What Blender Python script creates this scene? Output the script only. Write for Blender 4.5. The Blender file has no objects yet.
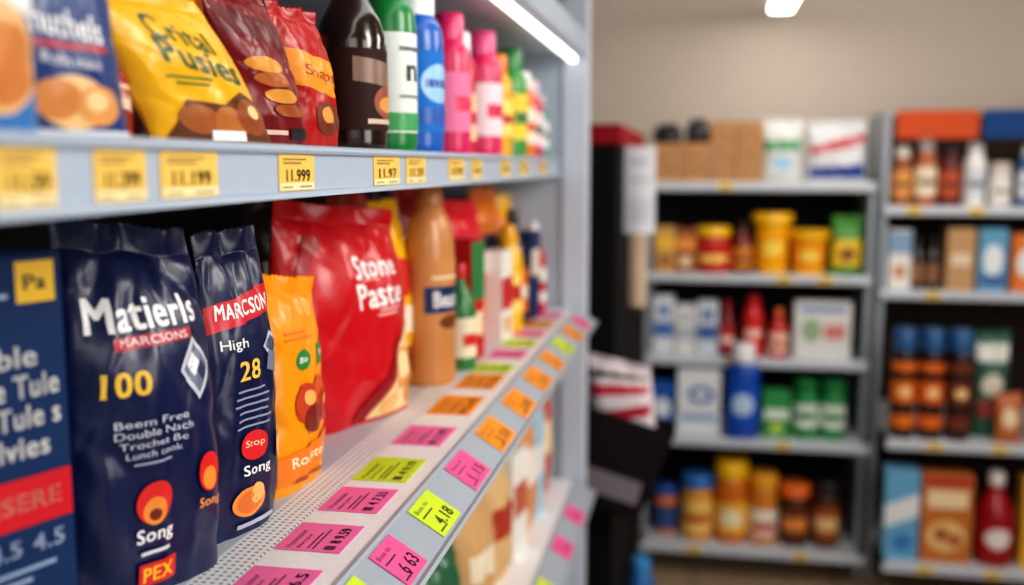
import bpy, bmesh, math, random
from math import sin, cos, pi, sqrt, exp
from mathutils import Vector, Matrix, noise
random.seed(7)
scn = bpy.context.scene
COL = scn.collection
CZ = 1.78
try:
    scn.view_settings.view_transform = 'Standard'
except Exception:
    pass
for lk in ('Medium High Contrast', 'Standard - Medium High Contrast'):
    try:
        scn.view_settings.look = lk; break
    except Exception:
        pass

# ------------------------------------------------------------ materials
def lin(c):
    c = c/255.0
    return c/12.92 if c <= 0.04045 else ((c+0.055)/1.055)**2.4
MC = {}
def M(rgb, kind='film'):
    key = (tuple(rgb), kind)
    if key in MC: return MC[key]
    m = bpy.data.materials.new('%s_%d_%d_%d' % ((kind,)+tuple(rgb)))
    m.use_nodes = True
    nt = m.node_tree; N = nt.nodes; Lk = nt.links
    b = N['Principled BSDF']
    col = (lin(rgb[0]), lin(rgb[1]), lin(rgb[2]), 1)
    P = dict(film=(.32, .10, .35, 34), plastic=(.3, .2, .0, 20), paper=(.6, 0, .03, 90), metal=(.42, .05, .03, 120),
             gloss=(.12, .5, 0, 10), print=(.38, .08, .0, 20), wall=(.85, 0, .08, 30), board=(.8, 0, .1, 60))[kind]
    b.inputs['Roughness'].default_value = P[0]
    b.inputs['Coat Weight'].default_value = P[1]
    b.inputs['Coat Roughness'].default_value = .2
    if kind in ('wall', 'board', 'paper'): b.inputs['Specular IOR Level'].default_value = .2
    tc = N.new('ShaderNodeTexCoord')
    nz = N.new('ShaderNodeTexNoise'); nz.inputs['Scale'].default_value = P[3]; nz.inputs['Detail'].default_value = 3
    Lk.new(tc.outputs['Object'], nz.inputs['Vector'])
    mx = N.new('ShaderNodeMix'); mx.data_type = 'RGBA'
    mx.inputs[6].default_value = tuple(x*.93 for x in col[:3])+(1,)
    mx.inputs[7].default_value = tuple(min(1, x*1.05) for x in col[:3])+(1,)
    Lk.new(nz.outputs['Fac'], mx.inputs[0]); Lk.new(mx.outputs[2], b.inputs['Base Color'])
    if P[2] > 0:
        bp = N.new('ShaderNodeBump'); bp.inputs['Strength'].default_value = P[2]; bp.inputs['Distance'].default_value = .004
        Lk.new(nz.outputs['Fac'], bp.inputs['Height']); Lk.new(bp.outputs['Normal'], b.inputs['Normal'])
    MC[key] = m
    return m
def emit(rgb, s):
    m = bpy.data.materials.new('lamp_glow'); m.use_nodes = True
    b = m.node_tree.nodes['Principled BSDF']
    b.inputs['Base Color'].default_value = (1, 1, 1, 1)
    b.inputs['Emission Color'].default_value = (lin(rgb[0]), lin(rgb[1]), lin(rgb[2]), 1)
    b.inputs['Emission Strength'].default_value = s
    return m
def dots(rgb, hole, pitch, rad, axes):
    m = bpy.data.materials.new('perforated_metal'); m.use_nodes = True
    nt = m.node_tree; N = nt.nodes; Lk = nt.links; b = N['Principled BSDF']
    b.inputs['Roughness'].default_value = .5
    tc = N.new('ShaderNodeTexCoord'); sp = N.new('ShaderNodeSeparateXYZ'); Lk.new(tc.outputs['Object'], sp.inputs[0])
    outs = []
    for a in axes:
        d = N.new('ShaderNodeMath'); d.operation = 'DIVIDE'; Lk.new(sp.outputs[a], d.inputs[0]); d.inputs[1].default_value = pitch
        f = N.new('ShaderNodeMath'); f.operation = 'FRACT'; Lk.new(d.outputs[0], f.inputs[0])
        s = N.new('ShaderNodeMath'); s.operation = 'SUBTRACT'; Lk.new(f.outputs[0], s.inputs[0]); s.inputs[1].default_value = .5
        p = N.new('ShaderNodeMath'); p.operation = 'POWER'; Lk.new(s.outputs[0], p.inputs[0]); p.inputs[1].default_value = 2
        outs.append(p)
    ad = N.new('ShaderNodeMath'); Lk.new(outs[0].outputs[0], ad.inputs[0]); Lk.new(outs[1].outputs[0], ad.inputs[1])
    lt = N.new('ShaderNodeMath'); lt.operation = 'LESS_THAN'; Lk.new(ad.outputs[0], lt.inputs[0]); lt.inputs[1].default_value = rad*rad
    mx = N.new('ShaderNodeMix'); mx.data_type = 'RGBA'
    mx.inputs[6].default_value = tuple(lin(x) for x in rgb)+(1,); mx.inputs[7].default_value = tuple(lin(x) for x in hole)+(1,)
    Lk.new(lt.outputs[0], mx.inputs[0]); Lk.new(mx.outputs[2], b.inputs['Base Color'])
    return m

# ------------------------------------------------------------ mesh helpers
class MB:
    def __init__(s): s.v = []; s.f = []; s.m = []; s.mats = []
    def mi(s, mat):
        if mat not in s.mats: s.mats.append(mat)
        return s.mats.index(mat)
    def add(s, vs, fs, mat):
        o = len(s.v); k = s.mi(mat)
        s.v += [tuple(p) for p in vs]
        for f in fs:
            s.f.append(tuple(i+o for i in f)); s.m.append(k)
    def obj(s, name, parent=None, smooth=True, sharp=None):
        me = bpy.data.meshes.new(name); me.from_pydata(s.v, [], s.f)
        for mt in s.mats: me.materials.append(mt)
        me.polygons.foreach_set('material_index', s.m)
        me.polygons.foreach_set('use_smooth', [smooth]*len(s.f))
        me.update()
        if sharp:
            try: me.set_sharp_from_angle(angle=math.radians(sharp))
            except Exception: pass
        o = bpy.data.objects.new(name, me); COL.objects.link(o)
        if parent: o.parent = parent
        return o
def tag(o, label, cat, group=None):
    o['label'] = label; o['category'] = cat
    if group: o['group'] = group
def root(name, label, cat, loc, rot=0, group=None):
    e = bpy.data.objects.new(name, None); e.empty_display_size = .05
    COL.objects.link(e); e.location = loc; e.rotation_euler = (0, 0, math.radians(rot))
    tag(e, label, cat, group); return e
def box_geo(x0, x1, y0, y1, z0, z1, bev=.002):
    bm = bmesh.new(); bmesh.ops.create_cube(bm, size=1)
    for v in bm.verts:
        v.co = Vector(((x0+x1)/2+v.co.x*(x1-x0), (y0+y1)/2+v.co.y*(y1-y0), (z0+z1)/2+v.co.z*(z1-z0)))
    if bev > 0:
        bev = min(bev, .45*min(x1-x0, y1-y0, z1-z0))
        bmesh.ops.bevel(bm, geom=list(bm.edges), offset=bev, segments=2, affect='EDGES', profile=.5)
    bm.verts.index_update()
    vs = [tuple(v.co) for v in bm.verts]; fs = [tuple(v.index for v in f.verts) for f in bm.faces]
    bm.free(); return vs, fs
def boxobj(name, parent, b, mat, bev=.002):
    mb = MB(); v, f = box_geo(*b, bev=bev); mb.add(v, f, mat)
    return mb.obj(name, parent, smooth=False)
def extrude_y(name, parent, prof, y0, y1, mat, smooth=False):
    n = len(prof); vs = [(p[0], y0, p[1]) for p in prof]+[(p[0], y1, p[1]) for p in prof]
    fs = [(i, (i+1) % n, n+(i+1) % n, n+i) for i in range(n)]+[tuple(range(n-1, -1, -1)), tuple(range(n, 2*n))]
    mb = MB(); mb.add(vs, fs, mat); return mb.obj(name, parent, smooth=smooth)

# ------------------------------------------------------------ prints
TC = {}
def text_geo(s, bold):
    k = (s, bold)
    if k in TC: return TC[k]
    cu = bpy.data.curves.new('t', 'FONT'); cu.body = s; cu.size = 1; cu.align_x = 'CENTER'; cu.align_y = 'CENTER'
    cu.offset = 0; cu.resolution_u = 3; cu.space_character = 1.0+bold*3.2
    o = bpy.data.objects.new('t', cu); COL.objects.link(o)
    bpy.context.view_layer.update()
    dg = bpy.context.evaluated_depsgraph_get()
    me = bpy.data.meshes.new_from_object(o.evaluated_get(dg))
    bm = bmesh.new(); bm.from_mesh(me); bmesh.ops.triangulate(bm, faces=bm.faces)
    bmesh.ops.remove_doubles(bm, verts=bm.verts, dist=1e-5)
    bm.verts.index_update()
    vs = [(v.co.x, v.co.y) for v in bm.verts]; fs = [tuple(v.index for v in f.verts) for f in bm.faces]
    bm.free(); bpy.data.objects.remove(o); bpy.data.curves.remove(cu); bpy.data.meshes.remove(me)
    if not vs: vs = [(0, 0)]
    if bold > 0:   # heavier stroke: overprinted shifted copies of the same glyph outlines
        b0 = list(vs); f0 = list(fs); vs = []; fs = []
        for dx, dy in ((-1, -.5), (1, -.5), (-1, .5), (1, .5)):
            o_ = len(vs); vs += [(a+dx*bold*1.05, b+dy*bold*1.05) for a, b in b0]; fs += [tuple(i+o_ for i in f) for f in f0]
    xs = [a for a, b in vs]; ys = [b for a, b in vs]
    cx = (min(xs)+max(xs))/2; W = max(xs)-min(xs) or 1; cy = (min(ys)+max(ys))/2; H = max(ys)-min(ys) or 1
    vs = [((a-cx)/W, (b-cy)/H) for a, b in vs]
    TC[k] = (vs, fs, W/H); return TC[k]
def subdiv(vs, fs, L):
    bm = bmesh.new(); bv = [bm.verts.new((a, b, 0)) for a, b in vs]
    for f in fs:
        try: bm.faces.new([bv[i] for i in f])
        except ValueError: pass
    for _ in range(5):
        le = [e for e in bm.edges if e.calc_length() > L]
        if not le: break
        bmesh.ops.subdivide_edges(bm, edges=le, cuts=1)
        bmesh.ops.triangulate(bm, faces=bm.faces)
    bm.verts.index_update()
    r = [(v.co.x, v.co.y) for v in bm.verts], [tuple(v.index for v in f.verts) for f in bm.faces]
    bm.free(); return r
def add_prints(mb, prints, w, h, surf, L=.008, e0=.0006, de=.0002):
    for i, p in enumerate(prints):
        k = p[0]; e = e0+de*i
        if k == 'r':
            x0, x1, z0, z1 = p[1]*w/2, p[3]*w/2, p[2]*h, p[4]*h
            sk = p[6] if len(p) > 6 else 0
            nx = max(1, int(abs(x1-x0)/L)); nz = max(1, int(abs(z1-z0)/L))
            vs = [(x0+(x1-x0)*a/nx, z0+(z1-z0)*b/nz+sk*a/nx) for b in range(nz+1) for a in range(nx+1)]
            fs = [(b*(nx+1)+a, b*(nx+1)+a+1, (b+1)*(nx+1)+a+1, (b+1)*(nx+1)+a) for b in range(nz) for a in range(nx)]
            col = p[5]
        elif k == 'e':
            cx, cz, rx, rz = p[1]*w/2, p[2]*h, p[3]*w/2, p[4]*h; col = p[5]
            n = 24; R = max(2, int(max(rx, rz)/L)); vs = [(cx, cz)]; fs = []
            for r in range(1, R+1):
                for a in range(n):
                    vs.append((cx+rx*r/R*cos(2*pi*a/n), cz+rz*r/R*sin(2*pi*a/n)))
            for a in range(n): fs.append((0, 1+a, 1+(a+1) % n))
            for r in range(R-1):
                o = 1+r*n
                for a in range(n): fs.append((o+a, o+n+a, o+n+(a+1) % n, o+(a+1) % n))
        elif k == 'p':
            pts = [(a*w/2, b*h) for a, b in p[1]]; col = p[2]
            vs, fs = subdiv(pts, [tuple(range(len(pts)))], L)
        elif k == 't':
            s, cu_, cv, wid, hh, col = p[1:7]; rot = math.radians(p[7]) if len(p) > 7 else 0
            bold = p[8] if len(p) > 8 else .02
            tv, tf, ar = text_geo(s, bold); W = wid*w/2; H = hh*h
            vs = []
            for a, b in tv:
                x = a*W; z = b*H
                vs.append((cu_*w/2+x*cos(rot)-z*sin(rot), cv*h+x*sin(rot)+z*cos(rot)))
            vs, fs = subdiv(vs, tf, L)
        P3 = [surf(a, b, e) for a, b in vs]
        fo = []
        for f in fs:
            a, b, c = [vs[j] for j in f[:3]]
            ar2 = (b[0]-a[0])*(c[1]-a[1])-(b[1]-a[1])*(c[0]-a[0])
            fo.append(tuple(f) if ar2 > 0 else tuple(reversed(f)))
        mb.add(P3, fo, M(col, 'print') if isinstance(col, tuple) else col)

# ------------------------------------------------------------ bag
def bag(name, label, loc, rot, w, h, t, col, prints=(), lean=0, seed=0, vt=.92, sealcol=None, group=None, cat='bag', nu=52, nv=76, wr=1.0, tilt=0, kind='film', L=.005, topn=.06, slope=.0):
    e = root(name, label, cat, loc, rot, group)
    def nz(a, b, c=0): return noise.noise(Vector((a+seed*3.1, b+seed*1.7, c+seed)))
    def sm(a): a = max(0, min(1, a)); return a*a*(3-2*a)
    def xx(u, v):
        return u*w/2*(1-.04*sin(pi*min(1, v/vt))-topn*sm((v-.6)/.36)+.04*wr*nz(0, v*6, u > 0)) + lean*v**1.2
    def zz(u, v):
        k = sm((v-.55)/.45)
        return h*(v - slope*(u+1)/2*k + .02*wr*nz(u*1.8, 4)*k)
    def dep(u, v):
        a = max(0., 1-min(1, abs(u))**2.9)**.62
        gb = .62+.38*min(1, v/.2)**.7
        q = max(0, min(1, (vt-v)/.42)); gt = max(0, sin(q*pi/2))**.68
        d = t/2*a*gb*gt*(1+.20*wr*nz(u*2, v*3.2))
        pl = .05*t*wr*sin(u*12+seed*3+3*nz(u*2, v*3, 5))*exp(-((v-(vt-.06))/.06)**2)*a
        cr = .11*t*wr*nz(u*3, v*11, 9)*abs(u)**3*a + .07*t*wr*nz(u*3.5, v*5, 3)*a*min(1, q*3)
        s1 = (u*.5+v*2.2+seed); cr -= .055*t*wr*exp(-((((s1*1.3) % 1)-.5)/.09)**2)*abs(u)**1.5*a
        s2 = (-u*.9+v*1.7+seed*2); cr -= .025*t*wr*exp(-((((s2*1.1) % 1)-.5)/.06)**2)*min(1, v*2)*a
        return max(0, d+pl+cr)
    def yb(u, v): return tilt*v + .012*wr*w*sin(u*3+seed)*max(0, (v-.6))+.05*w*topn*4*sin(u*6+seed)*sm((v-.85)/.15)
    def surf(x, z, ee):
        v = z/h; u = max(-1, min(1, (x)/(w/2)))
        return (xx(u, v), yb(u, v)-dep(u, v)-ee, zz(u, v))
    mb = MB(); m = M(col, kind)
    us = [(-1+2*i/nu)*.5+.5*sin(pi/2*(-1+2*i/nu)) for i in range(nu+1)]
    for side in (1, -1):
        vs = []; fs = []
        for j in range(nv+1):
            v = vt*j/nv
            for u in us: vs.append((xx(u, v), yb(u, v)-side*(dep(u, v)+.0004), zz(u, v)))
        for j in range(nv):
            for i in range(nu):
                a = j*(nu+1)+i; q = (a, a+1, a+nu+2, a+nu+1)
                fs.append(q if side > 0 else q[::-1])
        mb.add(vs, fs, m)
    vs = []
    for u in us: vs += [(xx(u, 0), yb(u, 0)-dep(u, 0)-.0004, 0), (xx(u, 0), yb(u, 0)+dep(u, 0)+.0004, 0)]
    mb.add(vs, [(2*i, 2*i+1, 2*i+3, 2*i+2) for i in range(nu)], m)
    add_prints(mb, prints, w, h, surf, L=L, e0=.0009, de=.00025 if len(prints) < 16 else .00016)
    mb.obj('bag_body', e)
    mb = MB(); ms = M(sealcol or col, kind); n2 = 14; vs = []; fs = []
    for side in (1, -1):
        o = len(vs)
        for j in range(n2+1):
            v = vt+(1-vt)*j/n2
            for i in range(nu+1):
                u = us[i]
                z = zz(u, v)+(.002*(i % 2) if j == n2 else 0)
                vs.append((xx(u, v), yb(u, v)-side*.0006+.0014*(j % 2)+.004*wr*sin(u*7+seed)*(v-vt)/(1-vt), z))
        for j in range(n2):
            for i in range(nu):
                a = o+j*(nu+1)+i; q = (a, a+1, a+nu+2, a+nu+1)
                fs.append(q if side > 0 else q[::-1])
    mb.add(vs, fs, ms); mb.obj('top_seal', e)
    return e

# ------------------------------------------------------------ bottle / jar
def revolve(prof, seg, sy=1.0, sq=2.0):
    vs = []; fs = []
    for r, z in prof:
        for i in range(seg):
            a = 2*pi*i/seg; c, s = cos(a), sin(a)
            k = 1.0/((abs(c)**sq+abs(s)**sq)**(1/sq))
            vs.append((r*k*c, r*k*s*sy, z))
    n = len(prof)
    for j in range(n-1):
        for i in range(seg):
            a = j*seg+i; b = j*seg+(i+1) % seg
            fs.append((a, b, b+seg, a+seg))
    fs.append(tuple(range(seg-1, -1, -1))); fs.append(tuple((n-1)*seg+i for i in range(seg)))
    return vs, fs
SH = dict(
 shampoo=[(.0,.0),(.9,0),(1,.02),(1,.66),(.95,.73),(.78,.79),(.6,.81),(.6,.83)],
 sauce=[(.0,.0),(.92,0),(1,.02),(1,.55),(.85,.65),(.5,.76),(.36,.83),(.36,.88)],
 waist=[(.0,.0),(.9,0),(1,.03),(.98,.2),(.86,.38),(.9,.5),(1,.62),(.92,.72),(.6,.8),(.5,.83),(.5,.86)],
 jar=[(.0,.0),(.92,0),(1,.03),(1,.68),(.95,.76),(.84,.80),(.84,.82)],
 tub=[(.0,.0),(.86,0),(.9,.02),(1,.84),(1,.86)],
 jug=[(.0,.0),(.92,0),(1,.02),(1,.6),(.97,.72),(.8,.83),(.45,.9),(.42,.92)])
def bottle(name, label, loc, rot, r, h, shape, col, capcol, lab=None, prints=(), group=None, cat='bottle', sy=1.0, sq=2.0, seg=32, kind='plastic', captype='screw', labcover=1.0, L=.01):
    e = root(name, label, cat, loc, rot, group)
    prof = [(a*r, b*h) for a, b in SH[shape]]
    def R(z):
        for (r0, z0), (r1, z1) in zip(prof[1:], prof[2:]):
            if z <= z1 and z1 > z0: return r0+(r1-r0)*max(0, (z-z0))/(z1-z0)
        return prof[-1][0]
    fine = [prof[0]]
    zt = prof[-1][1]
    fine.append((prof[1][0], 0))
    for i in range(1, 41):
        z = zt*i/40
        rr = (R(max(0, z-zt*.02))+R(z)*2+R(min(zt, z+zt*.02)))/4
        fine.append((rr, z))
    def Rf(z):
        q = max(0, min(39.999, z/zt*40)); i = int(q); f = q-i
        return fine[1+i][0]*(1-f)+fine[min(41, 2+i)][0]*f
    mb = MB(); v, f = revolve(fine, seg, sy, sq); mb.add(v, f, M(col, kind)); mb.obj('bottle_body' if cat != 'jar' else 'jar_body', e, sharp=50)
    def pt(ang, z, ee):
        c, s = sin(ang), -cos(ang)
        k = 1.0/((abs(c)**sq+abs(s)**sq)**(1/sq)); rr = (Rf(z)+ee)*k
        return (rr*c, rr*s*sy, z)
    if lab:
        z0, z1, lc = lab; mb = MB(); n = seg; vs = []; fs = []; nzs = 10
        A = pi*labcover
        for j in range(nzs+1):
            for i in range(n+1): vs.append(pt(-A+2*A*i/n, h*(z0+(z1-z0)*j/nzs), .0008))
        for j in range(nzs):
            for i in range(n):
                a = j*(n+1)+i; fs.append((a, a+1, a+n+2, a+n+1))
        mb.add(vs, fs, M(lc, 'paper'))
        hh = (z1-z0)*h
        add_prints(mb, prints, 2*r, hh, lambda x, z, ee: pt(x/r, z+z0*h, ee+.0008), L=L)
        mb.obj('label', e)
    ct = prof[-1]; rc = ct[0]*1.12; z0 = ct[1]-h*.02
    mb = MB()
    if captype == 'screw':
        pr = [(0, z0), (rc, z0), (rc*1.02, z0+.1*(h-z0)), (rc, h-.08*(h-z0)), (rc*.9, h), (0.001, h)]
    elif captype == 'flip':
        pr = [(0, z0), (rc*1.25, z0), (rc*1.25, z0+.35*(h-z0)), (rc*.95, z0+.45*(h-z0)), (rc*.75, h-.1*(h-z0)), (rc*.6, h), (0.001, h)]
    else:
        pr = [(0, z0), (rc*1.05, z0), (rc*1.08, z0+.2*(h-z0)), (rc*1.05, h-.15*(h-z0)), (rc*.98, h), (0.001, h)]
    v, f = revolve(pr, 40, sy if captype == 'lid' else 1.0)
    vs = []
    for i, p in enumerate(v):
        k = 1+(.018 if (i % 40) % 2 else 0); vs.append((p[0]*k, p[1]*k, p[2]))
    mb.add(vs, f, M(capcol, 'plastic')); mb.obj('cap' if captype != 'lid' else 'lid', e, sharp=40)
    return e

# ------------------------------------------------------------ carton
def carton(name, label, loc, rot, w, h, t, col, prints=(), side=None, group=None, cat='carton', kind='paper', tape=None, L=.03):
    e = root(name, label, cat, loc, rot, group)
    mb = MB(); v, f = box_geo(-w/2, w/2, -t/2, t/2, 0, h-.0012, .0025); mb.add(v, f, M(col, kind))
    add_prints(mb, prints, w, h, lambda x, z, ee: (x, -t/2-ee, z), L=L)
    mb.obj('carton_body', e, smooth=False)
    g = .0012
    c2 = tuple(int(x*.93) for x in col)
    mb = MB()
    v, f = box_geo(-w/2+.002, w/2-.002, -t/2+.002, -g, h-.0012, h, .0003); mb.add(v, f, M(c2, kind))
    v, f = box_geo(-w/2+.002, w/2-.002, g, t/2-.002, h-.0012, h, .0003); mb.add(v, f, M(c2, kind))
    mb.obj('top_flap', e, smooth=False)
    if tape:
        mb = MB(); v, f = box_geo(-w/2, w/2, -.012, .012, h, h+.0006, 0); mb.add(v, f, M(tape, 'plastic'))
        v, f = box_geo(-w/2-.0006, -w/2, -.012, .012, h*.6, h, 0); mb.add(v, f, M(tape, 'plastic'))
        mb.obj('packing_tape', e, smooth=False)
    return e

W_ = (246, 246, 246); NAVY = (24, 38, 86); RED = (205, 22, 38); YEL = (250, 196, 20); GRN = (20, 120, 60)

# ============================================================ ROOM
def struct(name, b, mat):
    o = boxobj(name, None, b, mat, bev=0); o['kind'] = 'structure'; return o
mfl = bpy.data.materials.new('floor_tile'); mfl.use_nodes = True
nt = mfl.node_tree; b = nt.nodes['Principled BSDF']; b.inputs['Roughness'].default_value = .35
tc = nt.nodes.new('ShaderNodeTexCoord'); bk = nt.nodes.new('ShaderNodeTexBrick')
bk.offset = 0; bk.inputs['Scale'].default_value = 1.0; bk.inputs['Brick Width'].default_value = .6; bk.inputs['Row Height'].default_value = .6
bk.inputs['Mortar Size'].default_value = .004
bk.inputs['Color1'].default_value = (lin(170), lin(146), lin(122), 1); bk.inputs['Color2'].default_value = (lin(160), lin(138), lin(116), 1)
bk.inputs['Mortar'].default_value = (lin(80), lin(70), lin(62), 1)
nt.links.new(tc.outputs['Object'], bk.inputs['Vector']); nt.links.new(bk.outputs['Color'], b.inputs['Base Color'])
struct('floor', (-2.6, 4, -3, 5.1, -.1, 0), mfl)
struct('ceiling', (-2.6, 4, -3, 5.1, 2.62, 2.72), M((150, 145, 140), 'wall'))
struct('wall_back', (-2.6, 4, 5.0, 5.1, 0, 2.62), M((208, 196, 184), 'wall'))
struct('wall_left', (-2.7, -2.6, -3, 5.1, 0, 2.62), M((190, 184, 178), 'wall'))
struct('wall_right', (4, 4.1, -3, 5.1, 0, 2.62), M((190, 184, 178), 'wall'))
struct('baseboard_back', (-2.6, 4, 4.985, 5.0, 0, .1), M((90, 86, 84), 'plastic'))

# ============================================================ GONDOLA
SM = M((196, 205, 216), 'metal'); RAILM = M((176, 190, 208), 'metal'); WHT = M((246, 247, 250), 'metal')
Y0, Y1 = -.4, 2.66
g = root('shelving_unit', 'long grey metal store shelving run with black pegboard back', 'shelving unit', (0, 0, 0))
boxobj('back_panel', g, (-.90, -.86, Y0, 2.70, 0, 2.3), dots((24, 25, 29), (3, 3, 4), .025, .16, (1, 2)), 0)
boxobj('end_panel', g, (-.90, -.372, 2.68, 2.70, 0, 2.3), M((184, 196, 210), 'metal'))
boxobj('upright', g, (-.370, -.298, 2.67, 2.72, 0, 2.3), M((200, 210, 224), 'metal'), .006)
def shelf(z, xf):
    s = boxobj('shelf', g, (-.858, xf, Y0, Y1, CZ+z-.016, CZ+z), SM, .001); return s
s = shelf(.30, -.326)
extrude_y('price_rail', s, [(-.326, CZ+.276), (-.306, CZ+.276), (-.302, CZ+.282), (-.302, CZ+.336), (-.308, CZ+.342), (-.326, CZ+.342)], Y0, Y1, RAILM)
boxobj('strip_lamp', g, (-.346, -.3285, Y0, Y1-.01, CZ+.267, CZ+.2835), emit((255, 252, 245), 3), .004)
s = shelf(.017, -.40)
extrude_y('price_rail', s, [(-.40, CZ+.017), (-.374, CZ+.019), (-.367, CZ+.017), (-.365, CZ+.0135), (-.367, CZ+.0105), (-.372, CZ+.010),
    (-.372, CZ-.024), (-.365, CZ-.025), (-.364, CZ-.030), (-.376, CZ-.031), (-.378, CZ-.001), (-.40, CZ-.001)], Y0, Y1, RAILM)
s = shelf(-.385, -.46)
perf = dots((240, 242, 246), (140, 144, 150), .0085, .25, (0, 1))
boxobj('perforated_strip', s, (-.46, -.4205, Y0, Y1, CZ-.401, CZ-.385), perf, 0)
boxobj('ticket_ledge', s, (-.42, -.327, Y0, Y1, CZ-.401, CZ-.3855), WHT, .001)
RP = [(-.327, CZ-.384), (-.322, CZ-.3835), (-.320, CZ-.3865), (-.272, CZ-.4165), (-.2665, CZ-.4150), (-.264, CZ-.419), (-.268, CZ-.424), (-.327, CZ-.401)]
RM2 = M((168, 178, 190), 'metal')
extrude_y('price_rail', s, RP, Y0, Y1, RM2)
s = shelf(-.86, -.42)
boxobj('ticket_ledge', s, (-.419, -.327, Y0, Y1, CZ-.876, CZ-.8605), WHT, .001)
extrude_y('price_rail', s, [(a, z-.475) for a, z in RP], Y0, Y1, RM2)
s = shelf(-1.30, -.327)
extrude_y('price_rail', s, [(a, z-.915) for a, z in RP], Y0, Y1, RM2)
boxobj('base_deck', g, (-.858, -.30, Y0, Y1, 0, .14), SM, .003)

# ------------------------------------------------------------ price tags
def price_tag(label, origin, xa, za, w, h, col, prints, group):
    mb = MB(); v, f = box_geo(-w/2, w/2, -.0004, .0004, -h/2, h/2, 0)
    mb.add(v, f, M(col, 'paper'))
    add_prints(mb, prints, w, h, lambda x, z, e: (x, -.0004-e, z-h/2), L=.05, e0=.0002, de=.0001)
    o = mb.obj('price_tag', None, smooth=False)
    xa = Vector(xa); za = Vector(za).normalized(); ya = za.cross(xa)
    Mx = Matrix((xa, ya, za)).transposed().to_4x4(); Mx.translation = Vector(origin); o.matrix_world = Mx
    tag(o, label, 'price tag', group); return o
DK = (62, 46, 46); CR = (240, 200, 100)
uppr = [(.478, .529, '11.59'), (.567, .626, '11.399'), (.645, .729, '11.199'), (.845, .928, '11.999'), (1.11, 1.21, '11.97'), (1.24, 1.33, '11.59'),
        (1.46, 1.56, '10.99'), (1.61, 1.69, '9.49'), (1.86, 1.95, '8.99'), (2.06, 2.16, '11.49'), (2.32, 2.42, '7.99')]
for a, b_, s_ in uppr:
    price_tag('cream yellow paper price ticket in the eye-level shelf rail', (-.3712, (a+b_)/2, CZ-.007), (0, 1, 0), (0, 0, 1), b_-a, .033, CR,
        [('r', -.98, .02, .98, .22, (250, 234, 180)), ('t', s_, .05, .42, 1.35, .34, (60, 40, 24), 0, .02), ('r', -.8, .74, .2, .79, (140, 110, 64)), ('r', -.8, .85, .5, .89, (140, 110, 64)), ('r', -.85, .08, -.3, .12, (150, 120, 70)), ('r', .1, .08, .8, .12, (150, 120, 70))],
        'cream price tickets on the eye-level rail')
PK = (250, 120, 180); YG = (210, 234, 54); OR = (255, 156, 36); PK2 = (244, 98, 160)
row1 = [(.79, .865, PK, '36.5'), (.909, .985, PK, '8 9.59'), (1.026, 1.109, PK, '4 7.55'), (1.137, 1.235, YG, '4 9.19'), (1.30, 1.40, PK, '3 2.95'), (1.475, 1.60, OR, '5.45'),
        (1.66, 1.78, OR, '2.25'), (1.80, 1.88, YG, '1.99'), (1.94, 2.03, PK, '3.15'), (2.07, 2.16, YG, '4.25'), (2.2, 2.28, PK, '2.65'), (2.33, 2.43, OR, '5.15'), (2.48, 2.58, PK, '3.35')]
for a, b_, c, s_ in row1:
    price_tag('%s paper shelf ticket lying flat on the white ledge' % {PK: 'pink', YG: 'lime yellow', OR: 'orange'}[c], (-.3815, (a+b_)/2, CZ-.3850+.0002), (0, 1, 0), (-1, 0, 0), b_-a, .070, c,
        [('t', 'Honeaster', -.2, .82, 1.3, .11, DK, 0, 0), ('t', 'Bakery good', -.35, .66, 1.0, .08, DK, 0, 0), ('r', -.85, .50, .3, .53, DK), ('r', -.85, .42, .55, .45, DK), ('t', s_, .15, .2, 1.1, .17, DK, 0, .01), ('r', -.85, .12, -.6, .28, DK)],
        'coloured tickets lying on the lower shelf ledge')
upd = Vector((-.048, 0, .030))
row2 = [(.80, .865, YG, '218'), (.91, .975, PK2, '6 63'), (1.045, 1.124, YG, '4.18'), (1.209, 1.30, PK2, '1.15'), (1.385, 1.49, OR, '3.55'), (1.58, 1.69, OR, '2.05'), (1.78, 1.89, OR, '3.25'), (1.97, 2.06, OR, '1.15'), (2.14, 2.23, YG, '2.45'), (2.31, 2.41, OR, '1.85'), (2.48, 2.57, PK2, '1.75')]
nrm = Vector((.030, 0, .048)).normalized()
for a, b_, c, s_ in row2:
    o = Vector((-.296, (a+b_)/2, CZ-.4015))+nrm*.0012
    price_tag('%s paper price ticket on the slanted lower shelf rail' % {PK2: 'pink', YG: 'lime yellow', OR: 'orange'}[c], o, (0, 1, 0), upd, b_-a, .050, c,
        [('t', 'Bosa tic', -.3, .82, 1.1, .12, DK, 0, 0), ('r', -.85, .60, .1, .64, DK), ('t', s_, .15, .30, 1.2, .32, DK, 0, .015), ('r', -.85, .1, -.2, .14, DK)],
        'coloured tickets on the slanted lower rail')
for i, (a, c) in enumerate([(1.7, PK2), (1.95, YG), (2.2, PK2), (2.42, PK2)]):
    o = Vector((-.296, a, CZ-.4015-.475))+nrm*.0012
    price_tag('paper price ticket on the knee-height shelf rail', o, (0, 1, 0), upd, .09, .05, c,
        [('t', '3.25', .1, .35, 1.2, .32, DK, 0, .015), ('r', -.8, .75, .2, .8, DK)], 'coloured tickets on the knee-height rail')

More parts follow.
